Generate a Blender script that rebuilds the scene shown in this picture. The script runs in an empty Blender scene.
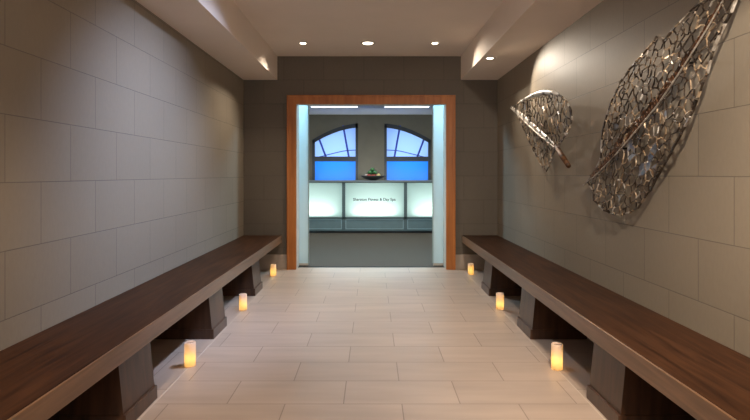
import bpy, bmesh, math, random
from mathutils import Vector, Matrix
random.seed(7)
C = bpy.context.scene.collection
sc = bpy.context.scene

# ------------------------------------------------------------------ camera
F, VX, VY, H = 525.0, 372.0, 174.3, 1.2          # focal length in px, vanishing point, eye height
cam = bpy.data.cameras.new('camera'); cam.sensor_width = 36; cam.lens = F/750*36
cam.shift_x = (375-VX)/750; cam.shift_y = (VY-210)/750
cam.clip_start = 0.05
co = bpy.data.objects.new('camera', cam); C.objects.link(co)
co.location = (0, 0, H); co.rotation_euler = (math.pi/2, 0, 0)
sc.camera = co

# ------------------------------------------------------------------ world, exposure, large lights
w = bpy.data.worlds.new('world'); sc.world = w; w.use_nodes = True
w.node_tree.nodes['Background'].inputs['Color'].default_value = (.25, .45, .9, 1)
w.node_tree.nodes['Background'].inputs['Strength'].default_value = .25
sc.view_settings.view_transform = 'Standard'; sc.view_settings.look = 'None'
sc.view_settings.exposure = 0.5; sc.view_settings.gamma = 1; sc.view_settings.use_curve_mapping = False

WARM = (1.0, .80, .60); NEUTRAL = (1.0, .88, .73); COOL = (.72, .88, 1.0)
def light(name, kind, loc, energy, color, target=None, parent=None, **kw):
    d = bpy.data.lights.new(name, kind); d.energy = energy; d.color = color
    for k, v in kw.items(): setattr(d, k, v)
    o = bpy.data.objects.new(name, d); C.objects.link(o)
    if target is not None:
        o.rotation_euler = (Vector(target)-Vector(loc)).to_track_quat('-Z', 'Y').to_euler()
    if parent: o.parent = parent; o.location = Vector(loc)-parent.location
    else: o.location = loc
    return o

# added fill light behind the camera, tilted up at the ceiling
light('entrance_daylight', 'AREA', (.0, -1.3, 1.9), 24, (.94, .94, .96), (0, 3.4, 2.69), shape='RECTANGLE', size=2.2, size_y=.7)
# rows of ceiling downlights nearer the entrance, above the picture
for y, e in ((3.45, 50), (.95, 38)):
    light('ceiling_spot', 'SPOT', (-.045, y, 2.66), e*1.15, (.86, .90, 1.0) if y > 2 else NEUTRAL, (0, y*1.06, 0), spot_size=math.radians(82), spot_blend=.8, shadow_soft_size=.05)
    for x in (-.72, .68):
        if y > 2: light('ceiling_spot', 'SPOT', (x*.5, y, 2.66), 8, NEUTRAL, (x, y, 0), spot_size=math.radians(72), spot_blend=.8, shadow_soft_size=.05)
        else: light('ceiling_spot', 'SPOT', (x, y, 2.66), 150, WARM, (x*1.95, 1.75, .43), spot_size=math.radians(66), spot_blend=1, shadow_soft_size=.05)
# added cool spot at ceiling height to brighten the left wall
light('wall_washer', 'SPOT', (.3, 3.6, 2.66), 320, (.54, .67, 1.0), (-1.62, 3.95, .95), spot_size=math.radians(78), spot_blend=1.0, shadow_soft_size=.06)
# ceiling spot aimed at the tall sculpture
light('sculpture_spot', 'SPOT', (.85, .9, 2.66), 200, NEUTRAL, (1.56, 2.75, 1.35), spot_size=math.radians(85), spot_blend=.8, shadow_soft_size=.035)
# lobby: unseen overhead light, then added fills by the door and counter
light('lobby_ceiling_light', 'AREA', (0, 9.6, 2.66), 48, (1.0, .93, .82), (0, 9.6, 0), shape='RECTANGLE', size=3.6, size_y=1.6)
for x in (-1.12, 1.10):
    light('lobby_door_light', 'AREA', (x, 7.45, 2.66), 62, (.46, .76, 1.0), (x, 7.1, 0), shape='RECTANGLE', size=.5, size_y=.4)  # added cool fill that brightens the frosted door panels
light('counter_light', 'AREA', (0, 11.35, 1.0), 120, (.95, .98, 1.0), (0, 11.4, 3), shape='RECTANGLE', size=3.4, size_y=.25)  # added uplight behind the counter, brightens the lobby ceiling

# ------------------------------------------------------------------ materials
def new_mat(name):
    m = bpy.data.materials.new(name); m.use_nodes = True
    nt = m.node_tree; b = nt.nodes['Principled BSDF']
    return m, nt, b
def N(nt, t, **kw):
    n = nt.nodes.new(t)
    for k, v in kw.items(): setattr(n, k, v)
    return n
def simple(name, col, rough=.6, metal=0, var=.12, scale=8, bump=0, spec=.5):
    m, nt, b = new_mat(name)
    tc = N(nt, 'ShaderNodeTexCoord'); nz = N(nt, 'ShaderNodeTexNoise'); nz.inputs['Scale'].default_value = scale; nz.inputs['Detail'].default_value = 4
    nt.links.new(tc.outputs['Object'], nz.inputs['Vector'])
    rp = N(nt, 'ShaderNodeValToRGB')
    rp.color_ramp.elements[0].position = .3; rp.color_ramp.elements[1].position = .7
    rp.color_ramp.elements[0].color = tuple(c*(1-var) for c in col)+(1,)
    rp.color_ramp.elements[1].color = tuple(min(1, c*(1+var)) for c in col)+(1,)
    nt.links.new(nz.outputs['Fac'], rp.inputs['Fac']); nt.links.new(rp.outputs['Color'], b.inputs['Base Color'])
    b.inputs['Roughness'].default_value = rough; b.inputs['Metallic'].default_value = metal
    b.inputs['Specular IOR Level'].default_value = spec
    if bump:
        bp = N(nt, 'ShaderNodeBump'); bp.inputs['Strength'].default_value = bump; bp.inputs['Distance'].default_value = .01
        nt.links.new(nz.outputs['Fac'], bp.inputs['Height']); nt.links.new(bp.outputs['Normal'], b.inputs['Normal'])
    return m
def bricks(name, ax, off, bw, rh, mortar, c1, c2, cm, rough, bump=.5, fine=None, grain=0.03, spec=.4):
    """blocks or tiles in courses; ax picks the two world axes, off their origin"""
    m, nt, b = new_mat(name)
    tc = N(nt, 'ShaderNodeTexCoord'); sp = N(nt, 'ShaderNodeSeparateXYZ'); cb = N(nt, 'ShaderNodeCombineXYZ')
    nt.links.new(tc.outputs['Object'], sp.inputs[0])
    for i in (0, 1):
        a = N(nt, 'ShaderNodeMath', operation='SUBTRACT'); a.inputs[1].default_value = off[i]
        nt.links.new(sp.outputs[ax[i]], a.inputs[0]); nt.links.new(a.outputs[0], cb.inputs[i])
    br = N(nt, 'ShaderNodeTexBrick'); br.offset = .5; br.offset_frequency = 2; br.squash = 1
    br.inputs['Scale'].default_value = 1; br.inputs['Brick Width'].default_value = bw; br.inputs['Row Height'].default_value = rh
    br.inputs['Mortar Size'].default_value = mortar; br.inputs['Mortar Smooth'].default_value = .2; br.inputs['Bias'].default_value = 0
    br.inputs['Color1'].default_value = c1+(1,); br.inputs['Color2'].default_value = c2+(1,); br.inputs['Mortar'].default_value = cm+(1,)
    nt.links.new(cb.outputs[0], br.inputs['Vector'])
    nz = N(nt, 'ShaderNodeTexNoise'); nz.inputs['Scale'].default_value = 1.0; nz.inputs['Detail'].default_value = 6
    mp = N(nt, 'ShaderNodeMapping'); mp.inputs['Scale'].default_value = fine or (3, 40, 40)
    nt.links.new(tc.outputs['Object'], mp.inputs[0]); nt.links.new(mp.outputs[0], nz.inputs['Vector'])
    mr = N(nt, 'ShaderNodeMapRange'); mr.inputs['From Min'].default_value = .3; mr.inputs['From Max'].default_value = .7
    mr.inputs['To Min'].default_value = 1-grain; mr.inputs['To Max'].default_value = 1+grain
    nt.links.new(nz.outputs['Fac'], mr.inputs['Value'])
    mx = N(nt, 'ShaderNodeVectorMath', operation='SCALE')
    nt.links.new(br.outputs['Color'], mx.inputs[0]); nt.links.new(mr.outputs[0], mx.inputs['Scale'])
    nt.links.new(mx.outputs[0], b.inputs['Base Color'])
    bp = N(nt, 'ShaderNodeBump', invert=True); bp.inputs['Strength'].default_value = bump; bp.inputs['Distance'].default_value = .004
    nt.links.new(br.outputs['Fac'], bp.inputs['Height']); nt.links.new(bp.outputs['Normal'], b.inputs['Normal'])
    b.inputs['Roughness'].default_value = rough; b.inputs['Specular IOR Level'].default_value = spec
    return m
def wood(name, dark, lite, stretch, rough, coat=0, spec=.5):
    m, nt, b = new_mat(name)
    tc = N(nt, 'ShaderNodeTexCoord'); mp = N(nt, 'ShaderNodeMapping'); mp.inputs['Scale'].default_value = stretch
    nz = N(nt, 'ShaderNodeTexNoise'); nz.inputs['Scale'].default_value = 1; nz.inputs['Detail'].default_value = 8; nz.inputs['Distortion'].default_value = .6
    nt.links.new(tc.outputs['Object'], mp.inputs[0]); nt.links.new(mp.outputs[0], nz.inputs['Vector'])
    rp = N(nt, 'ShaderNodeValToRGB'); rp.color_ramp.elements[0].position = .32; rp.color_ramp.elements[1].position = .68
    rp.color_ramp.elements[0].color = dark+(1,); rp.color_ramp.elements[1].color = lite+(1,)
    nt.links.new(nz.outputs['Fac'], rp.inputs['Fac']); nt.links.new(rp.outputs['Color'], b.inputs['Base Color'])
    b.inputs['Roughness'].default_value = rough; b.inputs['Coat Weight'].default_value = coat; b.inputs['Coat Roughness'].default_value = .25
    b.inputs['Specular IOR Level'].default_value = spec
    return m
def emit(name, col, s):
    m, nt, b = new_mat(name); b.inputs['Base Color'].default_value = (0, 0, 0, 1)
    b.inputs['Emission Color'].default_value = col+(1,); b.inputs['Emission Strength'].default_value = s
    return m
def translucent(name, col, trans=.85, gloss=.04, rough=.3):
    m, nt, b = new_mat(name); out = nt.nodes['Material Output']; nt.nodes.remove(b)
    t = N(nt, 'ShaderNodeBsdfTranslucent'); d = N(nt, 'ShaderNodeBsdfDiffuse'); g = N(nt, 'ShaderNodeBsdfGlossy')
    t.inputs['Color'].default_value = col+(1,); d.inputs['Color'].default_value = col+(1,)
    g.inputs['Roughness'].default_value = rough
    a = N(nt, 'ShaderNodeMixShader'); a.inputs[0].default_value = 1-trans
    nt.links.new(t.outputs[0], a.inputs[1]); nt.links.new(d.outputs[0], a.inputs[2])
    c = N(nt, 'ShaderNodeMixShader'); c.inputs[0].default_value = gloss
    nt.links.new(a.outputs[0], c.inputs[1]); nt.links.new(g.outputs[0], c.inputs[2]); nt.links.new(c.outputs[0], out.inputs['Surface'])
    return m

WB, WR = .505, .303
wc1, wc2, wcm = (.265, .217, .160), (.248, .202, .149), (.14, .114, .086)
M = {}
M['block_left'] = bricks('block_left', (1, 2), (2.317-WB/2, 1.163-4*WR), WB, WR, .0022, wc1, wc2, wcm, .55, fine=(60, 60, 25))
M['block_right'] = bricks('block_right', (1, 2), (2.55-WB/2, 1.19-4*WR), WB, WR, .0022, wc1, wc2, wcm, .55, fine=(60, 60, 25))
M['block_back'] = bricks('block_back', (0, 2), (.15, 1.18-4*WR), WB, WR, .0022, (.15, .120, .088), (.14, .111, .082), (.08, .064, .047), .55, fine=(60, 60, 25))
fc1, fc2, fcm = (.46, .345, .265), (.415, .311, .24), (.24, .175, .13)
M['floor_tile'] = bricks('floor_tile', (0, 1), (-.149-.305, 2.743-20*.3055), .61, .3055, .0028, fc1, fc2, fcm, .38, bump=.3, fine=(1.5, 9, 9), grain=.09)
M['floor_border'] = bricks('floor_border', (0, 1), (-1.6+.3, -5), 3.2, .61, .0028, fc1, fc2, fcm, .38, bump=.3, fine=(9, 1.5, 9), grain=.09)
M['base_stone'] = simple('base_stone', (.42, .34, .275), .45, scale=5)
M['paint'] = simple('paint', (.80, .68, .575), .8, var=.02, scale=3)
M['lobby_wall'] = simple('lobby_wall', (.14, .126, .092), .8, var=.06, scale=4)
M['lobby_ceiling'] = simple('lobby_ceiling', (.86, .90, .92), .85, var=.02)
M['carpet'] = simple('carpet', (.056, .039, .024), .95, var=.25, scale=60, bump=.4)
M['trim_wood'] = wood('trim_wood', (.38, .115, .019), (.54, .185, .036), (14, 14, 1.6), .45)
M['jamb'] = simple('jamb', (.62, .55, .47), .6, var=.03)
M['bench_wood'] = wood('bench_wood', (.022, .0080, .0035), (.062, .0245, .0102), (30, 2.2, 30), .48, spec=.10)
M['edge_wood'] = wood('edge_wood', (.125, .066, .034), (.205, .108, .056), (40, 2.2, 40), .35, coat=.2)  # lighter than the seat: light bounced off the floor put into the colour
M['leg_wood'] = wood('leg_wood', (.036, .0145, .0065), (.080, .035, .017), (22, 22, 2.0), .35, coat=.15)
M['frost'] = translucent('frost', (.80, .93, .95), .45, .05)
M['rail'] = simple('rail', (.05, .05, .05), .4, metal=.8)
M['desk_frame'] = simple('desk_frame', (.09, .12, .115), .45, var=.05)
M['desk_low'] = simple('desk_low', (.14, .185, .175), .5, var=.05)
M['desk_bead'] = simple('desk_bead', (.30, .38, .37), .4, var=.03)
M['desk_top'] = simple('desk_top', (.16, .18, .175), .35, var=.05)
M['lit_glass'] = translucent('lit_glass', (.80, .94, .89), .9, .03)
M['white_in'] = simple('white_in', (.8, .82, .8), .7, var=.01)
M['letter'] = simple('letter', (.02, .03, .04), .5)
M['win_frame'] = simple('win_frame', (.022, .026, .034), .5)
M['muntin'] = simple('muntin', (.02, .05, .42), .5)  # blue of the light behind the panes put into the bar colour
M['pane_up'] = translucent('pane_up', (.30, .485, .98), .95, .03)
M['pane_low'] = translucent('pane_low', (.012, .22, .90), .95, .03)
M['ring'] = simple('ring', (.6, .55, .5), .5, var=.02)
M['lens_warm'] = emit('lens_warm', (1, .86, .66), 9)
M['lens_cool'] = emit('lens_cool', (.85, .95, 1), 2.2)
M['wax'] = translucent('wax', (.92, .78, .68), .5, .03)
M['wax_solid'] = simple('wax_solid', (.80, .62, .45), .5, var=.02)
M['flame'] = emit('flame', (1, .62, .10), 8)
M['wick'] = simple('wick', (.03, .02, .015), .8)
M['bowl'] = simple('bowl', (.05, .05, .045), .3)
M['green_skin'] = simple('green_skin', (.045, .17, .05), .35, var=.25, scale=25)
M['red_skin'] = simple('red_skin', (.35, .04, .03), .35, var=.3, scale=25)
M['yellow_skin'] = simple('yellow_skin', (.62, .50, .20), .4, var=.15, scale=25)
M['cream_skin'] = simple('cream_skin', (.55, .47, .40), .4, var=.15, scale=25)
M['stem'] = simple('stem', (.08, .05, .02), .7)
def metal_mix(name, stops, scale, rough):
    m, nt, b = new_mat(name)
    tc = N(nt, 'ShaderNodeTexCoord'); nz = N(nt, 'ShaderNodeTexNoise'); nz.inputs['Scale'].default_value = scale; nz.inputs['Detail'].default_value = 3
    nt.links.new(tc.outputs['Object'], nz.inputs['Vector'])
    rp = N(nt, 'ShaderNodeValToRGB'); cr = rp.color_ramp
    while len(cr.elements) < len(stops): cr.elements.new(.5)
    for e, (p, c) in zip(cr.elements, stops): e.position = p; e.color = c+(1,)
    nt.links.new(nz.outputs['Fac'], rp.inputs['Fac']); nt.links.new(rp.outputs['Color'], b.inputs['Base Color'])
    b.inputs['Metallic'].default_value = .35; b.inputs['Roughness'].default_value = rough
    return m
M['leaf_metal'] = metal_mix('leaf_metal', [(.30, (.022, .014, .009)), (.44, (.07, .045, .028)), (.55, (.035, .024, .018)), (.68, (.20, .15, .10)), (.8, (.09, .055, .03))], 26, .42)
M['leaf_plate'] = metal_mix('leaf_plate', [(.35, (.10, .10, .11)), (.5, (.22, .24, .28)), (.62, (.30, .20, .11)), (.75, (.50, .45, .38))], 9, .35)
M['rust'] = metal_mix('rust', [(.3, (.025, .012, .007)), (.5, (.10, .042, .016)), (.7, (.19, .085, .035))], 30, .55)
M['bronze'] = metal_mix('bronze', [(.3, (.16, .09, .045)), (.5, (.46, .34, .22)), (.7, (.27, .17, .09))], 20, .4)
M['silver'] = metal_mix('silver', [(.35, (.20, .15, .11)), (.5, (.50, .44, .37)), (.7, (.68, .62, .55))], 18, .35)
M['rib_bright'] = metal_mix('rib_bright', [(.36, (.10, .075, .055)), (.46, (.72, .68, .62)), (.7, (.88, .85, .8))], 9, .4)

# ------------------------------------------------------------------ mesh helpers
class MB:
    def __init__(s): s.v = []; s.f = []; s.m = []; s.sm = []
    def add(s, vs, fs, mi=0, smooth=False):
        o = len(s.v); s.v += [tuple(v) for v in vs]
        for f in fs: s.f.append([i+o for i in f]); s.m.append(mi); s.sm.append(smooth)
    def box(s, x0, x1, y0, y1, z0, z1, mi=0):
        vs = [(x, y, z) for x in (x0, x1) for y in (y0, y1) for z in (z0, z1)]
        s.add(vs, [(0, 1, 3, 2), (4, 6, 7, 5), (0, 4, 5, 1), (2, 3, 7, 6), (0, 2, 6, 4), (1, 5, 7, 3)], mi)
    def hexa(s, b4, t4, mi=0):
        s.add(list(b4)+list(t4), [(3, 2, 1, 0), (4, 5, 6, 7)]+[(i, (i+1) % 4, 4+(i+1) % 4, 4+i) for i in range(4)], mi)
    def prism(s, poly, axis, a0, a1, mi=0):
        """poly: list of 2D points, extruded along axis 'y' (points are x,z) or 'z' (x,y) or 'x' (y,z)"""
        def P(p, a):
            return {'y': (p[0], a, p[1]), 'z': (p[0], p[1], a), 'x': (a, p[0], p[1])}[axis]
        n = len(poly)
        s.add([P(p, a0) for p in poly]+[P(p, a1) for p in poly],
              [list(range(n))[::-1], [n+i for i in range(n)]]+[(i, (i+1) % n, n+(i+1) % n, n+i) for i in range(n)], mi)
    def bar(s, a, b, n, w, t, mi=0, w2=None):
        a, b, n = Vector(a), Vector(b), Vector(n); d = b-a
        if d.length < 1e-5: return
        d.normalize(); u = d.cross(n)
        if u.length < 1e-4: return
        u.normalize(); k = u.cross(d); w2 = w if w2 is None else w2
        a = a-d*w*.3; b = b+d*w2*.3
        vs = [a+u*w*sx/2+k*t*sy/2 for sx, sy in ((-1, -1), (1, -1), (1, 1), (-1, 1))]+[b+u*w2*sx/2+k*t*sy/2 for sx, sy in ((-1, -1), (1, -1), (1, 1), (-1, 1))]
        s.hexa(vs[:4], vs[4:], mi)
    def tube(s, pts, rad, seg=10, mi=0, flat=None):
        pts = [Vector(p) for p in pts]; n = len(pts); vs = []; fs = []
        for i, p in enumerate(pts):
            d = (pts[min(i+1, n-1)]-pts[max(i-1, 0)]).normalized()
            u = d.cross(Vector((1, 0, 0)) if abs(d.x) < .9 else Vector((0, 0, 1))).normalized(); k = d.cross(u)
            r = rad[i] if isinstance(rad, (list, tuple)) else rad
            for j in range(seg):
                a = 2*math.pi*j/seg; vs.append(p+u*math.cos(a)*r+k*math.sin(a)*r*(flat or 1))
        for i in range(n-1):
            for j in range(seg): fs.append((i*seg+j, i*seg+(j+1) % seg, (i+1)*seg+(j+1) % seg, (i+1)*seg+j))
        fs += [list(range(seg))[::-1], [(n-1)*seg+j for j in range(seg)]]
        s.add(vs, fs, mi, True)
    def lathe(s, prof, seg=24, c=(0, 0, 0), mi=0, smooth=True):
        vs = []; fs = []; n = len(prof)
        for r, z in prof:
            for j in range(seg):
                a = 2*math.pi*j/seg; vs.append((c[0]+r*math.cos(a), c[1]+r*math.sin(a), c[2]+z))
        for i in range(n-1):
            for j in range(seg): fs.append((i*seg+j, i*seg+(j+1) % seg, (i+1)*seg+(j+1) % seg, (i+1)*seg+j))
        if prof[0][0] > 1e-4: fs.append(list(range(seg))[::-1])
        if prof[-1][0] > 1e-4: fs.append([(n-1)*seg+j for j in range(seg)])
        s.add(vs, fs, mi, smooth)
    def build(s, name, mats, parent=None, bevel=0, origin=None, auto=False):
        me = bpy.data.meshes.new(name)
        off = Vector(origin) if origin else (parent_world(parent) if parent else Vector())
        me.from_pydata([Vector(v)-off for v in s.v], [], s.f)
        for m in (mats if isinstance(mats, (list, tuple)) else [mats]): me.materials.append(m)
        for p, mi, sm in zip(me.polygons, s.m, s.sm): p.material_index = mi; p.use_smooth = sm
        bm = bmesh.new(); bm.from_mesh(me); bmesh.ops.recalc_face_normals(bm, faces=bm.faces); bm.to_mesh(me); bm.free()
        me.update()
        o = bpy.data.objects.new(name, me); C.objects.link(o)
        if parent: o.parent = parent
        else: o.location = off
        if bevel:
            b = o.modifiers.new('bevel', 'BEVEL'); b.width = bevel; b.segments = 2; b.limit_method = 'ANGLE'
        return o
def parent_world(p):
    v = Vector()
    while p: v += p.location; p = p.parent
    return v
def thing(name, label, cat, loc, group=None):
    o = bpy.data.objects.new(name, None); C.objects.link(o); o.location = loc; o.empty_display_size = .1
    o['label'] = label; o['category'] = cat
    if group: o['group'] = group
    return o
def struct(o, label=None, cat=None):
    o['kind'] = 'structure'
    if label: o['label'] = label
    if cat: o['category'] = cat
    return o

# ------------------------------------------------------------------ the setting
XL, XR, YB, ZC, ZS = -1.62, 1.585, 6.63, 2.69, 2.391
SL, SR = -1.194, 1.122                             # inner faces of the two soffits
OL, OR, OT = -.955, .935, 2.083                    # doorway opening
YF, YW, LX = -1.6, 13.1, 3.2                       # entrance end, lobby back wall, lobby half width
YT = 6.70                                          # lobby face of the doorway wall

m = MB(); m.box(-1.136, 1.136, YF, 6.76, -.1, 0, 0)
m.box(XL-.1, -1.144, YF, 6.63, -.1, 0, 1); m.box(1.144, XR+.1, YF, 6.63, -.1, 0, 1)
m.box(-1.144, -1.136, YF, 6.63, -.1, -.0015, 2); m.box(1.136, 1.144, YF, 6.63, -.1, -.0015, 2)
struct(m.build('floor', [M['floor_tile'], M['floor_border'], simple('grout', (.55, .45, .36), .9, var=.03)]), 'beige stone tile corridor floor in staggered courses', 'floor')
m = MB(); m.box(-LX-.1, LX+.1, 6.84, YW+.1, -.1, 0)
struct(m.build('floor', M['carpet']), 'grey-brown carpet in the lobby beyond the doorway', 'carpet')
m = MB(); m.box(XL-.15, XL, YF, YB, -.1, ZC+.1)
struct(m.build('wall_left', M['block_left']), 'left corridor wall of taupe stone blocks', 'wall')
m = MB(); m.box(XR, XR+.15, YF, YB, -.1, ZC+.1)
struct(m.build('wall_right', M['block_right']), 'right corridor wall of taupe stone blocks', 'wall')
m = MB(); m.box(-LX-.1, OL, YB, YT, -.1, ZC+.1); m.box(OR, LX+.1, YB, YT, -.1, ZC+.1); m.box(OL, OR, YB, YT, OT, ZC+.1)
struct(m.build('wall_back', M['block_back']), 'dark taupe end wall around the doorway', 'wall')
m = MB(); m.box(XL-.15, XR+.15, YF-.15, YF, -.1, ZC+.1)
struct(m.build('wall_front', M['block_back']), 'wall at the entrance end of the corridor', 'wall')
m = MB(); m.box(XL-.15, XR+.15, YF, YB, ZC, ZC+.1)
struct(m.build('ceiling', M['paint']), 'smooth taupe painted corridor ceiling', 'ceiling')
for nm, a, b, lb in (('left', XL, SL, 'dropped ceiling soffit along the left wall'), ('right', SR, XR, 'dropped ceiling soffit along the right wall')):
    m = MB(); m.box(a, b, YF, YB, ZS, ZC)
    struct(m.build('ceiling_soffit', M['paint']), lb, 'soffit')
m = MB(); m.box(-LX-.1, LX+.1, YT, YW+.1, ZC, ZC+.1)
struct(m.build('ceiling', M['lobby_ceiling']), 'pale lobby ceiling beyond the doorway', 'ceiling')
for nm, s in (('lobby_left', -1), ('lobby_right', 1)):
    m = MB(); m.box(min(s*LX, s*(LX+.1)), max(s*LX, s*(LX+.1)), YT, YW, -.1, ZC+.1)
    struct(m.build('wall_'+nm, M['lobby_wall']), 'side wall of the lobby, '+('left' if s < 0 else 'right'), 'wall')

# baseboards
BH = .187
def base(name, x0, x1, y0, y1, lb):
    m = MB(); m.box(x0, x1, y0, y1, 0, BH)
    struct(m.build(name, M['base_stone'], bevel=.003), lb, 'baseboard')
base('baseboard_back', XL+.016, -1.068, YB-.014, YB, 'pale stone baseboard on the end wall left of the doorway')
base('baseboard_back', 1.046, XR-.016, YB-.014, YB, 'pale stone baseboard on the end wall right of the doorway')
base('baseboard_left', XL, XL+.014, YF, YB, 'pale stone baseboard along the left wall under the bench')
base('baseboard_right', XR-.014, XR, YF, YB, 'pale stone baseboard along the right wall under the bench')

# wooden casing of the doorway: two uprights and a head, with a stepped profile
TL, TR, TT = -1.067, 1.045, 2.192
m = MB()
m.box(TL, OL, YB-.03, YB, 0, TT); m.box(OR, TR, YB-.03, YB, 0, TT); m.box(OL, OR, YB-.03, YB, OT, TT)
m.box(TL-.004, TL+.02, YB-.04, YB, 0, TT+.004); m.box(TR-.02, TR+.004, YB-.04, YB, 0, TT+.004); m.box(TL+.02, TR-.02, YB-.04, YB, TT-.018, TT+.004)
struct(m.build('trim_1', M['trim_wood'], bevel=.003), 'orange-brown wooden casing around the doorway', 'door casing')
m = MB()
m.box(OL-.03, OL, YT, 6.88, 0, 2.4); m.box(OR, OR+.03, YT, 6.88, 0, 2.4)
m.box(OL-.001, OL+.004, YB, YT, 0, OT); m.box(OR-.004, OR+.001, YB, YT, 0, OT); m.box(OL, OR, YB, YT, OT-.004, OT+.001)
struct(m.build('trim_2', M['jamb']), 'cream jamb lining inside the doorway', 'jamb')
m = MB(); m.box(-1.138, 1.138, 6.76, 6.84, -.1, .002); m.box(-1.0, 1.0, 6.795, 6.805, .002, .006)
struct(m.build('trim_3', M['rail']), 'dark metal floor track across the doorway', 'threshold')

# lobby back wall with two half-arch window openings
WZ0, ZIN, ZOUT = .80, 2.4625, 2.06
def arch(x, xin, xout, zin, zout):
    t = abs(x-xin)/abs(xout-xin); return zin-(zin-zout)*t**1.75
WIN = [(-.349, -1.487), (.307, 1.462)]
m = MB(); y0, y1 = YW, YW+.18
xs = sorted([WIN[0][1], WIN[0][0], WIN[1][0], WIN[1][1]])
m.box(-LX-.1, xs[0], y0, y1, -.1, ZC+.1); m.box(xs[1], xs[2], y0, y1, -.1, ZC+.1); m.box(xs[3], LX+.1, y0, y1, -.1, ZC+.1)
for xin, xout in WIN:
    a, b = min(xin, xout), max(xin, xout); m.box(a, b, y0, y1, -.1, WZ0)
    nseg = 14
    pts = [(a+(b-a)*i/nseg, arch(a+(b-a)*i/nseg, xin, xout, ZIN, ZOUT)) for i in range(nseg+1)]
    m.prism(pts+[(b, ZC+.1), (a, ZC+.1)], 'y', y0, y1)
struct(m.build('wall_lobby_back', M['lobby_wall']), 'dim olive-grey lobby wall behind the reception desk', 'wall')

FW = .062
for k, (xin, xout) in enumerate(WIN):
    s = 1 if xout > xin else -1
    nm = 'left' if s < 0 else 'right'
    root = bpy.data.objects.new('window_%d' % (k+1), None); C.objects.link(root); root.location = ((xin+xout)/2, YW, WZ0)
    struct(root, 'half-arched blue-lit window on the %s behind the reception desk' % nm, 'window')
    X = lambda px: (372+s*abs(px-371.5)-372)*YW/F - (.5*YW/F)*0
    fm = MB(); yf0, yf1 = YW-.02, YW+.06; n = 16
    fm.box(min(xin, xin+s*FW), max(xin, xin+s*FW), yf0, yf1, WZ0, ZIN-.004)
    fm.box(min(xout, xout-s*FW), max(xout, xout-s*FW), yf0, yf1, WZ0, ZOUT)
    xs_ = [xin+(xout-xin)*i/n for i in range(n+1)]
    for i in range(n):
        xa, xb = xs_[i], xs_[i+1]; za, zb = arch(xa, xin, xout, ZIN, ZOUT), arch(xb, xin, xout, ZIN, ZOUT)
        fm.prism([(xa, za-.10), (xb, zb-.10), (xb, zb), (xa, za)], 'y', yf0, yf1)
    a, b = min(xin, xout), max(xin, xout)
    fm.box(a, b, yf0, yf1, WZ0, WZ0+.07); fm.box(a, b, yf0-.005, yf1, 1.525, 1.64)
    fr = fm.build('window_frame', M['win_frame'], root)
    def zz(py): return H-(py-VY)*YW/F
    def mir(px): return (px-372)*YW/F if s < 0 else (371.6*2-px-372)*YW/F
    mu = MB()
    def mbar(p, q, wd=.046): mu.bar((mir(p[0]), YW+.01, zz(p[1])), (mir(q[0]), YW+.01, zz(q[1])), (0, -1, 0), wd, .03)
    mbar((318.4, 137), (325.9, 157)); mbar((343.2, 126), (348.8, 157))
    arcp = [(319.5, 157), (326, 155.2), (334, 153.2), (342, 151.3), (348, 150.4), (357, 150)]
    for p, q in zip(arcp, arcp[1:]): mbar(p, q, .022)
    mu.build('muntin', M['muntin'], root)
    pm = MB(); pts = [(x, arch(x, xin, xout, ZIN, ZOUT)-.05) for x in xs_]
    pm.prism([(xout, 1.6), (xin, 1.6)]+pts, 'y', YW+.035, YW+.041)
    bm_ = pm
    # a pane is one frosted sheet
    def sheet(poly, nm_, mat):
        q = MB(); q.add([(p[0], YW+.035, p[1]) for p in poly], [list(range(len(poly)))]); return q.build(nm_, mat, root)
    sheet([(xout, 1.6), (xin, 1.6)]+pts, 'upper_pane', M['pane_up'])
    sheet([(xout, WZ0), (xin, WZ0), (xin, 1.6), (xout, 1.6)], 'lower_pane', M['pane_low'])
    # dusk light falling on the panes from outside
    light('window_light', 'AREA', ((xin+xout)/2, YW+.75, 1.65), 12, (.92, .97, 1), ((xin+xout)/2, YW, 1.65), shape='RECTANGLE', size=1.2, size_y=1.3)

# ------------------------------------------------------------------ benches
UZ, TZ = .344, .433
def bench(side, label):
    s = -1 if side == 'left' else 1
    XW = abs(XL) if s < 0 else XR
    r = thing('bench', label, 'bench', (s*1.36, 3.0, 0), 'long wooden benches along the corridor walls')
    m = MB(); m.box(min(s*1.1432, s*(XW-.004)), max(s*1.1432, s*(XW-.004)), YF+.3, YB-.03, UZ, TZ)
    m.build('seat', M['bench_wood'], r, bevel=.003)
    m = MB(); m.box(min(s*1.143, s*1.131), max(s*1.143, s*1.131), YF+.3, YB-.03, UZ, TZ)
    m.build('front_edge', M['edge_wood'], r, bevel=.003)  # seat's front face as its own part, coloured as if lit from the floor
    xb = XW-.02
    for ya, yb in ((1.10, 1.44), (2.46, 2.81), (3.82, 4.16), (5.18, 5.52)):
        m = MB()
        def ring(xf, z, e): return [(s*xf, ya-e, z), (s*xf, yb+e, z), (s*xb, yb+e, z), (s*xb, ya-e, z)]
        m.hexa(ring(1.165, .07, 0), ring(1.192, UZ, 0))
        lg = m.build('leg', M['leg_wood'], r)
        m = MB(); m.hexa(ring(1.150, 0, .006), ring(1.152, .072, .006))
        m.build('plinth', M['leg_wood'], lg, bevel=.003)
    return r
bench('left', 'long dark-stained wooden bench along the left block wall')
bench('right', 'long dark-stained wooden bench along the right wall, under the leaf sculptures')

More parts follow.
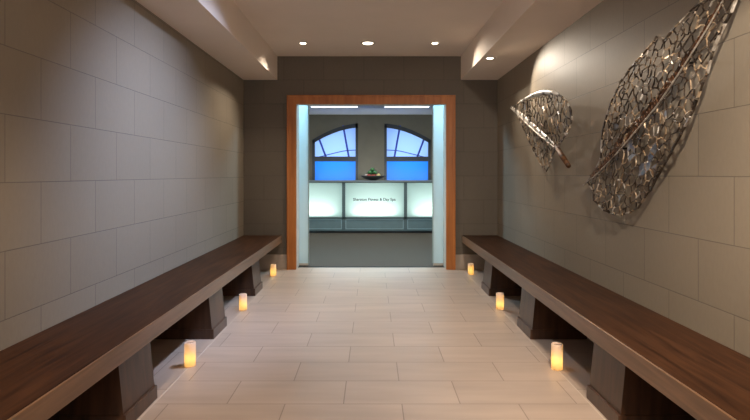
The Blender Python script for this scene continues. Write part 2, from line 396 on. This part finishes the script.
# ------------------------------------------------------------------ flameless candles on the floor
def candle(x, y, h, label):
    r = thing('candle', label, 'candle', (x, y, 0), 'candles on the floor in front of the benches')
    R = .034
    m = MB(); m.lathe([(R, .001), (R, h-.004), (R-.003, h), (R-.006, h-.002), (R-.008, h-.012)], 24, (x, y, 0))
    # hollow shell: drop the top cap, the pool is a separate part
    m.f.pop(); m.m.pop(); m.sm.pop()
    m.build('wax_shell', M['wax'], r)
    m = MB(); m.lathe([(0, h-.014), (R-.008, h-.012)], 24, (x, y, 0)); m.build('wax_top', M['wax_solid'], r)
    m = MB(); m.tube([(x, y, h-.014), (x+.001, y, h-.006)], .0015, 6); m.build('wick', M['wick'], r)
    m = MB(); m.lathe([(0, .03), (.010, .04), (.013, .052), (.009, .068), (.003, .084), (0, .09)], 12, (x, y, 0)); m.build('flame', M['flame'], r)
    light('candle_glow', 'POINT', (x, y, h*.46), .07, (1, .64, .22), parent=r, shadow_soft_size=.012)
candle(-1.14, 3.29, .150, 'lit candle on the floor by the left bench, nearest the viewer')
candle(-1.14, 4.64, .142, 'lit candle on the floor by the left bench, middle one of its three')
candle(-1.165, 6.20, .136, 'lit candle on the floor by the left bench, farthest, beside the doorway')
candle(1.14, 3.236, .157, 'lit candle on the floor by the right bench, nearest the viewer')
candle(1.14, 4.677, .142, 'lit candle on the floor by the right bench, middle one of its three')
candle(1.185, 6.30, .130, 'lit candle on the floor by the right bench, farthest, beside the doorway')

# ------------------------------------------------------------------ recessed downlights
def downlight(x, y, z, R, label, energy, target, ang, blend=.6, soft=.04):
    r = thing('recessed_downlight', label, 'ceiling light', (x, y, z), 'recessed downlights')
    m = MB(); m.lathe([(R*1.45, 0), (R*1.45, -.004), (R*1.3, -.007), (R, -.005), (R*.95, -.001)], 24, (x, y, z)); m.f.pop(); m.m.pop(); m.sm.pop()
    m.build('trim_ring', M['ring'], r)
    m = MB(); m.lathe([(R*.98, -.001), (R*.8, -.006), (0, -.009)], 24, (x, y, z)); m.build('lamp_lens', M['lens_warm'], r)
    light('downlight_lamp', 'SPOT', (x, y, z-.03), energy, NEUTRAL, target, parent=r, spot_size=math.radians(ang), spot_blend=blend, shadow_soft_size=soft)
downlight(-.783, 5.96, ZC, .036, 'small recessed downlight in the ceiling, leftmost of the row of three', 44, (-1.5, 5.5, .6), 100, .8)
downlight(-.045, 5.96, ZC, .060, 'wide round downlight in the ceiling, middle of the row of three', 78, (-.045, 5.9, 0), 95, .9)
downlight(.715, 5.96, ZC, .036, 'small recessed downlight in the ceiling, rightmost of the row of three', 42, (1.5, 4.7, 1.2), 84, .9)
downlight(1.208, 5.376, ZS, .036, 'bright recessed spotlight in the underside of the right soffit', 27, (1.56, 4.3, 1.45), 92, .5, .02)

# ------------------------------------------------------------------ sliding glass panels
def glass_panel(x0, x1, label, inner):
    r = thing('sliding_door_panel', label, 'sliding door', ((x0+x1)/2, 6.92, 0), 'open sliding glass door panels')
    m = MB(); m.box(x0, x1, 6.906, 6.916, .03, 2.35); m.build('glass', M['frost'], r)
    m = MB(); m.box(x0, x1, 6.898, 6.924, .003, .03); m.build('bottom_rail', M['rail'] if 0 else M['jamb'], r)
    m = MB(); m.box(inner-.006, inner+.006, 6.901, 6.921, .03, 2.35); m.build('edge_strip', M['desk_bead'], r)
glass_panel(-1.35, -.841, 'frosted glass sliding door panel, slid open at the left of the doorway', -.835)
glass_panel(.806, 1.35, 'frosted glass sliding door panel, slid open at the right of the doorway', .800)

# ------------------------------------------------------------------ lobby linear lights
for a, b, nm in ((-1.33, -.32, 'left'), (.28, 1.245, 'right')):
    r = thing('linear_ceiling_light', 'long white linear light in the lobby ceiling in front of the %s window' % nm, 'ceiling light', ((a+b)/2, 11.5, ZC), 'linear lights in the lobby ceiling')
    m = MB(); m.box(a-.02, b+.02, 11.38, 11.62, ZC-.012, ZC); m.build('housing', M['ring'], r)
    m = MB(); m.box(a, b, 11.40, 11.60, ZC-.018, ZC-.0121); m.build('diffuser', M['lens_cool'], r)

# ------------------------------------------------------------------ reception desk
DY, DX = 10.73, [-1.845, -.58, .685, 1.95]
desk = thing('reception_desk', 'long reception desk with three glowing white glass panels', 'reception desk', (.05, DY+.35, 0))
DT = 1.073
m = MB(); m.box(DX[0]-.04, DX[-1]+.04, DY-.04, DY+.75, DT-.035, DT); m.build('counter_top', M['desk_top'], desk, bevel=.003)
m = MB()
for x in DX: m.box(x-.032, x+.032, DY, DY+.05, .04, DT-.035)
m.box(DX[0], DX[-1], DY, DY+.05, .285, .325); m.box(DX[0], DX[-1], DY, DY+.05, 1.025, DT-.035)
m.box(DX[0], DX[-1], DY+.001, DY+.05, .04, .07)
m.build('front_frame', M['desk_frame'], desk)
m = MB()
m.box(DX[0]-.03, DX[0], DY+.05, DY+.7, 0, DT-.035); m.box(DX[-1], DX[-1]+.03, DY+.05, DY+.7, 0, DT-.035)
m.box(DX[0], DX[-1], DY+.40, DY+.42, 0, DT-.035); m.box(DX[0], DX[-1], DY+.05, DY+.40, .27, .285)
m.build('carcass', M['white_in'], desk)
m = MB(); m.box(DX[0], DX[-1], DY+.06, DY+.08, 0, .06); m.build('toe_kick', M['win_frame'], desk)
panels = []
for i in range(3):
    a, b = DX[i]+.032, DX[i+1]-.032
    m = MB(); m.add([(a, DY+.02, .325), (b, DY+.02, .325), (b, DY+.02, 1.025), (a, DY+.02, 1.025)], [(0, 1, 2, 3)])
    p = m.build('light_panel', M['lit_glass'], desk); panels.append(p)
    m = MB(); m.box(a, b, DY+.015, DY+.03, .07, .285); q = m.build('lower_panel', M['desk_low'], desk)
    m = MB()
    for z0, z1 in ((.078, .09), (.265, .277)): m.box(a+.008, b-.008, DY+.006, DY+.0149, z0, z1)
    for x0 in (a+.008, b-.02): m.box(x0, x0+.012, DY+.006, DY+.0149, .09, .265)
    m.build('bead', M['desk_bead'], q)
    light('desk_tube', 'AREA', ((a+b)/2, DY+.16, .338), 2.8, (.90, 1, .97), ((a+b)/2, DY+.10, 1.2), parent=desk, shape='RECTANGLE', size=.8, size_y=.05)
cu = bpy.data.curves.new('t', 'FONT'); cu.body = 'Sheraton Fitness & Day Spa'; cu.size = .1; cu.extrude = .002; cu.offset = .002; cu.align_x = 'CENTER'
to = bpy.data.objects.new('t', cu); C.objects.link(to)
bpy.context.view_layer.update()
tm = bpy.data.meshes.new_from_object(to.evaluated_get(bpy.context.evaluated_depsgraph_get()))
bpy.data.objects.remove(to)
wdt = max(v.co.x for v in tm.vertices)-min(v.co.x for v in tm.vertices); k = .87/wdt
for v in tm.vertices: x, y, z = v.co; v.co = (x*k, -z, y*k)
tm.materials.append(M['letter'])
lt = bpy.data.objects.new('lettering', tm); C.objects.link(lt); lt.parent = panels[1]
lt.location = Vector((.047, DY+.016, .66))-parent_world(desk)

# ------------------------------------------------------------------ fruit bowl on the desk
bx, by = .02, DY+.30
bowl = thing('fruit_bowl', 'wide dark shallow bowl holding fruit on the reception desk', 'bowl', (bx, by, DT))
m = MB(); m.lathe([(0, 0), (.08, 0), (.085, .008), (.16, .035), (.23, .07), (.262, .098), (.255, .1), (.222, .078), (.15, .045), (.06, .02), (0, .018)], 32, (bx, by, DT))
m.build('bowl_body', M['bowl'], bowl)
def fruit(nm, mat, dx, dy, dz, r, label, cat, tall=1.0):
    t = thing(nm, label, cat, (bx+dx, by+dy, DT+dz), 'fruit in the bowl')
    prof = []
    for i in range(11):
        a = math.pi*i/10; rr = r*math.sin(a)
        z = -r*math.cos(a)*.92*tall
        if tall == 1.0: z -= (math.exp(-(rr/(r*.35))**2)*r*.18) if z > 0 else 0
        elif z > 0: rr *= 1-.35*(z/r/tall)
        prof.append((max(rr, 0) if 0 < i < 10 else 0, z))
    m = MB(); m.lathe(prof, 16, (bx+dx, by+dy, DT+dz)); m.build('flesh', mat, t)
    zt = prof[-1][1]
    m = MB(); m.tube([(bx+dx, by+dy, DT+dz+zt-.003), (bx+dx+.004, by+dy, DT+dz+zt+.018)], .0022, 6); m.build('stem', M['stem'], t)
g, rd, yl, cr = M['green_skin'], M['red_skin'], M['yellow_skin'], M['cream_skin']
fruit('apple', rd, -.085, -.07, .092, .047, 'red apple in the bowl, front left below the green apples', 'apple')
fruit('apple', rd, .005, -.095, .086, .047, 'red apple at the front centre of the bowl', 'apple')
fruit('pear', yl, .118, -.062, .101, .045, 'pale yellow pear at the right side of the bowl', 'pear', 1.15)
fruit('peach', cr, -.135, .03, .104, .042, 'pale cream peach at the left end of the bowl', 'peach')
fruit('apple', rd, .06, .09, .092, .047, 'red apple at the back of the bowl behind the green apples', 'apple')
fruit('apple', g, -.066, -.018, .166, .047, 'green apple on the left of the heap in the bowl', 'apple')
fruit('apple', g, .040, -.040, .166, .047, 'green apple on the right of the heap in the bowl', 'apple')
fruit('apple', g, -.012, .068, .163, .047, 'green apple at the back of the heap in the bowl', 'apple')
fruit('apple', g, -.012, .0, .230, .046, 'green apple on top of the heap in the bowl', 'apple')

# ------------------------------------------------------------------ leaf sculptures
def inside(p, poly):
    x, y = p; c = False; j = len(poly)-1
    for i in range(len(poly)):
        xi, yi = poly[i]; xj, yj = poly[j]
        if (yi > y) != (yj > y) and x < (xj-xi)*(y-yi)/(yj-yi)+xi: c = not c
        j = i
    return c
def seg_dist(p, a, b):
    ax, ay = a; dx, dy = b[0]-ax, b[1]-ay; L = dx*dx+dy*dy
    t = max(0, min(1, ((p[0]-ax)*dx+(p[1]-ay)*dy)/L)) if L else 0
    return math.hypot(p[0]-ax-t*dx, p[1]-ay-t*dy)
def pdist(p, line): return min(seg_dist(p, a, b) for a, b in zip(line, line[1:]))
def voronoi(pts, box, k=26):
    edges = {}; cells = []
    x0, x1, y0, y1 = box
    for i, p in enumerate(pts):
        nb = sorted((j for j in range(len(pts)) if j != i), key=lambda j: (pts[j][0]-p[0])**2+(pts[j][1]-p[1])**2)[:k]
        poly = [((x0, y0), -1), ((x1, y0), -1), ((x1, y1), -1), ((x0, y1), -1)]     # vertex, id of the edge leaving it
        for j in nb:
            q = pts[j]; mx, my = (p[0]+q[0])/2, (p[1]+q[1])/2; nx, ny = q[0]-p[0], q[1]-p[1]
            sd = [(v[0]-mx)*nx+(v[1]-my)*ny for v, _ in poly]
            if all(d <= 0 for d in sd): continue
            out = []
            for a in range(len(poly)):
                b = (a+1) % len(poly); (va, ea), (vb, _) = poly[a], poly[b]
                if sd[a] <= 0: out.append((va, ea))
                if (sd[a] <= 0) != (sd[b] <= 0):
                    t = sd[a]/(sd[a]-sd[b]); c = (va[0]+t*(vb[0]-va[0]), va[1]+t*(vb[1]-va[1]))
                    out.append((c, j) if sd[a] <= 0 else (c, ea))
            poly = out
            if len(poly) < 3: break
        cells.append([v for v, _ in poly])
        for a in range(len(poly)):
            e = poly[a][1]
            if e >= 0 and i < e: edges[(i, e)] = (poly[a][0], poly[(a+1) % len(poly)][0])
    return edges, cells

def leaf(label, upper_px, lower_px, rib_px, cell, stretch, stand, plates, wire, rib_r, rib_mat, ridge_side, channel=False):
    """outlines are read in the plane X = 1.5 and then pushed to their own stand-off from the wall"""
    XP = 1.5
    def plane(px): d = F*XP/(px[0]-VX); return (d, H-(px[1]-VY)*d/F)
    U, L, R = [plane(p) for p in upper_px], [plane(p) for p in lower_px], [plane(p) for p in rib_px]
    cx = sum(p[0] for p in R)/len(R); cz = sum(p[1] for p in R)/len(R)
    root = thing('leaf_wall_sculpture', label, 'wall sculpture', (XR, cx, cz), 'openwork metal leaf sculptures')
    def P(p, which, lift=0):
        dm = pdist(p, R); st = stand(which, dm)+lift
        st += .007*math.sin(p[0]*31+p[1]*17)+.006*math.sin(p[0]*53-p[1]*41) if which else 0
        X = XR-max(st, .012)
        k = X/XP; return Vector((X, p[0]*k, H+(p[1]-H)*k))
    ang = math.atan2(R[-1][1]-R[0][1], R[-1][0]-R[0][0]); ca, sa = math.cos(ang), math.sin(ang)
    def to(p): return ((p[0]*ca+p[1]*sa)/stretch, -p[0]*sa+p[1]*ca)
    def fro(q): a, b = q[0]*stretch, q[1]; return (a*ca-b*sa, a*sa+b*ca)
    for which, out in ((1, U), (2, L)):
        poly = out+R[::-1] if which == 1 else out+R[::-1]
        tp = [to(p) for p in poly]
        x0, x1 = min(p[0] for p in tp)-cell, max(p[0] for p in tp)+cell; y0, y1 = min(p[1] for p in tp)-cell, max(p[1] for p in tp)+cell
        pts = []
        nx, ny = int((x1-x0)/cell), int((y1-y0)/cell)
        for i in range(nx):
            for j in range(ny):
                q = (x0+(i+.5+random.uniform(-.48, .48)+.25*(j % 2))*cell, y0+(j+.5+random.uniform(-.48, .48))*cell)
                pp = fro(q)
                if inside(pp, poly) or pdist(pp, poly+[poly[0]]) < cell*2: pts.append(q)
        edges, cells = voronoi(pts, (x0-1, x1+1, y0-1, y1+1))
        mb = MB(); nrm = Vector((-1, 0, 0))
        def wire_to(mb, a, b, which, wv):
            L = math.hypot(b[0]-a[0], b[1]-a[1])
            c = ((a[0]+b[0])/2+random.gauss(0, .13)*L, (a[1]+b[1])/2+random.gauss(0, .13)*L)
            tone = math.sin(a[0]*23+a[1]*9)+math.sin(a[1]*31-a[0]*13)+random.gauss(0, 1.0)
            mi = 0 if tone < .6 else (2 if tone < 2.0 else 3)
            lf = random.uniform(-.006, .010)
            nn = Vector((-1, random.gauss(0, .3), random.gauss(0, .3)))
            mb.bar(P(a, which), P(c, which, lf), nn, wv, .006, mi, wv*.9)
            mb.bar(P(c, which, lf), P(b, which), nn, wv*.9, .006, mi, wv)
        for a, b in edges.values():
            a, b = fro(a), fro(b); ia, ib = inside(a, poly), inside(b, poly)
            if not ia and not ib: continue
            if ia != ib:
                lo, hi = (a, b) if ia else (b, a)
                l0, h0 = lo, hi
                for _ in range(10):
                    md = ((l0[0]+h0[0])/2, (l0[1]+h0[1])/2)
                    if inside(md, poly): l0 = md
                    else: h0 = md
                a, b = lo, l0
            wv = wire*random.choice((.6, .8, .8, 1, 1, 1.2, 1.6))
            wire_to(mb, a, b, which, wv)
        inner = [p for p in (fro(q) for q in pts) if inside(p, poly)]
        for a in inner:                                      # stray strands that cross the openings
            if random.random() > .07: continue
            near = sorted(inner, key=lambda b: (b[0]-a[0])**2+(b[1]-a[1])**2)[1:7]
            if near: wire_to(mb, a, random.choice(near), which, wire*random.uniform(.5, .9))
        for c in cells:
            cc = [fro(v) for v in c]
            if len(cc) < 3 or not all(inside(v, poly) for v in cc): continue
            mc = (sum(v[0] for v in cc)/len(cc), sum(v[1] for v in cc)/len(cc))
            pr = plates(which, mc)
            if random.random() > pr: continue
            pv = [P(v, which) for v in cc]; n = len(pv)
            mb.add([v+Vector((-.003, 0, 0)) for v in pv]+[v+Vector((.002, 0, 0)) for v in pv],
                   [list(range(n)), [n+i for i in range(n)][::-1]]+[(i, (i+1) % n, n+(i+1) % n, n+i) for i in range(n)], 1)
        for a, b in zip(out, out[1:]):                       # rim
            ns = max(2, int(math.hypot(b[0]-a[0], b[1]-a[1])/.04))
            pr_ = None
            for i in range(ns+1):
                t = i/ns; q = (a[0]+t*(b[0]-a[0])+random.uniform(-1, 1)*.004, a[1]+t*(b[1]-a[1])+random.uniform(-1, 1)*.004)
                v = P(q, which)
                if pr_ is not None: mb.bar(pr_, v, nrm, wire*random.uniform(.9, 2.2), .009, random.choice((0, 0, 0, 2, 3)))
                pr_ = v
        mb.build('leaf_half', [M['leaf_metal'], M['leaf_plate'], M['bronze'], M['silver']], root)
    n = 22; rp = []
    tot = [0]
    for a, b in zip(R, R[1:]): tot.append(tot[-1]+math.hypot(b[0]-a[0], b[1]-a[1]))
    def along(t):
        d = t*tot[-1]
        for i in range(len(R)-1):
            if d <= tot[i+1]+1e-9:
                f = (d-tot[i])/(tot[i+1]-tot[i]); return (R[i][0]+f*(R[i+1][0]-R[i][0]), R[i][1]+f*(R[i+1][1]-R[i][1]))
        return R[-1]
    mb = MB(); mb.tube([P(along(i/n), 0, -.004) for i in range(n+1)], [rib_r(i/n) for i in range(n+1)], 10, 0, .6)
    if channel:                                              # ragged rust strip beside the rib
        for i in range(4, n*3-4):
            t = i/(n*3); q, q2 = along(t), along(t+.02)
            dx, dz = q2[0]-q[0], q2[1]-q[1]; L = math.hypot(dx, dz); nx_, nz_ = -dz/L, dx/L
            if nz_ < 0: nx_, nz_ = -nx_, -nz_
            for _ in range(4):
                o_ = random.uniform(-.004, .050)*math.sin(math.pi*min(1, t*1.15+.1)); e_ = o_+random.uniform(-.012, .012)
                mb.bar(P((q[0]+nx_*o_, q[1]+nz_*o_), 0, -.004), P((q2[0]+nx_*e_, q2[1]+nz_*e_), 0, .004), (-1, random.gauss(0, .4), random.gauss(0, .4)), random.uniform(.008, .016), .006, 0)
    rib = mb.build('midrib', rib_mat, root)
    mb = MB()
    off = Vector((0, 0, 1))
    def rid(i):
        p = P(along(i/n), 0); a_, b_ = P(along(max(0, i/n-.02)), 0), P(along(min(1, i/n+.02)), 0)
        d = (b_-a_).normalized(); u = d.cross(Vector((-1, 0, 0))).normalized()
        return p+u*ridge_side*rib_r(i/n)*1.1+Vector((-.008, 0, 0))
    mb.tube([rid(i) for i in range(n+1)], [max(.0042, rib_r(i/n)*.3) for i in range(n+1)], 8)
    mb.build('ridge', M['silver'], rib)
    # pins that hold it off the wall
    for t in (.3, .7):
        mb = MB(); q = P(along(t), 0); mb.tube([q, (XR, q.y, q.z)], .006, 8)
        mb.build('wall_pin', M['rail'], root)
    return root

# tall leaf near the viewer; its tip leaves the frame at the top
upper = [(588, 181), (596, 170), (600.5, 158), (601.5, 146), (602.5, 131), (607, 115), (613, 98), (620, 83), (629, 70), (640, 57), (651, 45), (656.5, 37), (661.5, 38.5), (664, 42), (671, 32), (679, 23), (690, 12), (701, 2), (716, -14), (735, -34), (752, -52)]
lower = [(588, 182), (592, 190), (594, 200), (604, 210.5), (613, 214), (621, 215.5), (630, 212.5), (638, 207.5), (651, 189), (661, 171), (670.5, 153.5), (680, 136), (689.7, 118), (697, 100), (703, 82), (708, 72), (714, 49), (725, 24), (736, 0), (745, -26), (752, -52)]
ribp = [(584.5, 184), (598, 172), (615, 154), (636, 129), (657, 104), (675, 78), (693, 50), (708, 26), (718, 9), (735, -22), (752, -52)]
def stand_big(w_, d): return .055 if w_ == 0 else (.050+.30*d if w_ == 1 else .050+.16*d-.45*d*d)
def plates_big(w_, p):
    # bluish plates gather along the lower half close to the rib
    return .45 if (w_ == 2 and 2.75 < p[0] < 3.1 and 1.2 < p[1] < 1.42) else .02
leaf('tall openwork metal leaf on the right wall nearest the viewer, stem at lower left', upper, lower, ribp, .046, 1.35, stand_big, plates_big, .0052,
     lambda t: .008+.008*math.sin(math.pi*min(1, .12+t*.8)) if t > .05 else .007, M['rust'], 1, True)

# the other leaf, farther along the wall
upper2 = [(511.4, 107), (516, 104), (521.4, 101.5), (527, 98), (533, 95.5), (540, 93), (547, 92), (553, 92.3), (557.5, 93.8), (562, 97), (566, 100.5), (571, 110), (571.8, 120), (570, 127), (567, 133), (563, 139), (558, 146)]
lower2 = [(511.4, 107), (517, 115), (521.4, 123), (526, 134), (530, 143), (534, 152), (538.6, 160), (542, 166), (545.7, 171), (548.5, 167), (550, 162.5), (553, 154), (558, 146)]
ribp2 = [(511.4, 107), (521, 114.5), (533, 125.5), (541, 133), (550, 140.5), (558, 149)]
def stand_small(w_, d): return .11 if w_ == 0 else (.11+.22*d-.2*d*d if w_ == 1 else .11-.05*d)
lf2 = leaf('smaller openwork metal leaf on the right wall, farther from the viewer, stem pointing down right', upper2, lower2, ribp2, .066, 1.2, stand_small, lambda w_, p: .04, .0075,
     lambda t: .008+.018*math.sin(math.pi*min(1, .05+t*.95)), M['rib_bright'], 1)
# its stem
def P2(px, st):
    X = XR-st; d = F*X/(px[0]-VX); return (X, d, H-(px[1]-VY)*d/F)
mb = MB(); mb.tube([P2((556, 146.5), .11), (P2((562, 156), .115)), P2((568.8, 166), .12)], [.020, .022, .018], 10)
mb.build('stem', M['rust'], lf2)
mb = MB(); mb.tube([P2(p, .13+.05*t) for p, t in (((519, 102.5), 0), ((526, 98.8), .3), ((533, 95.6), .6), ((540, 93.2), .8), ((547, 92.2), 1), ((553, 92.5), 1), ((557.5, 94), 1))],
                   [.008, .014, .02, .024, .024, .018, .009], 8)
mb.build('rolled_rim', M['rib_bright'], lf2)
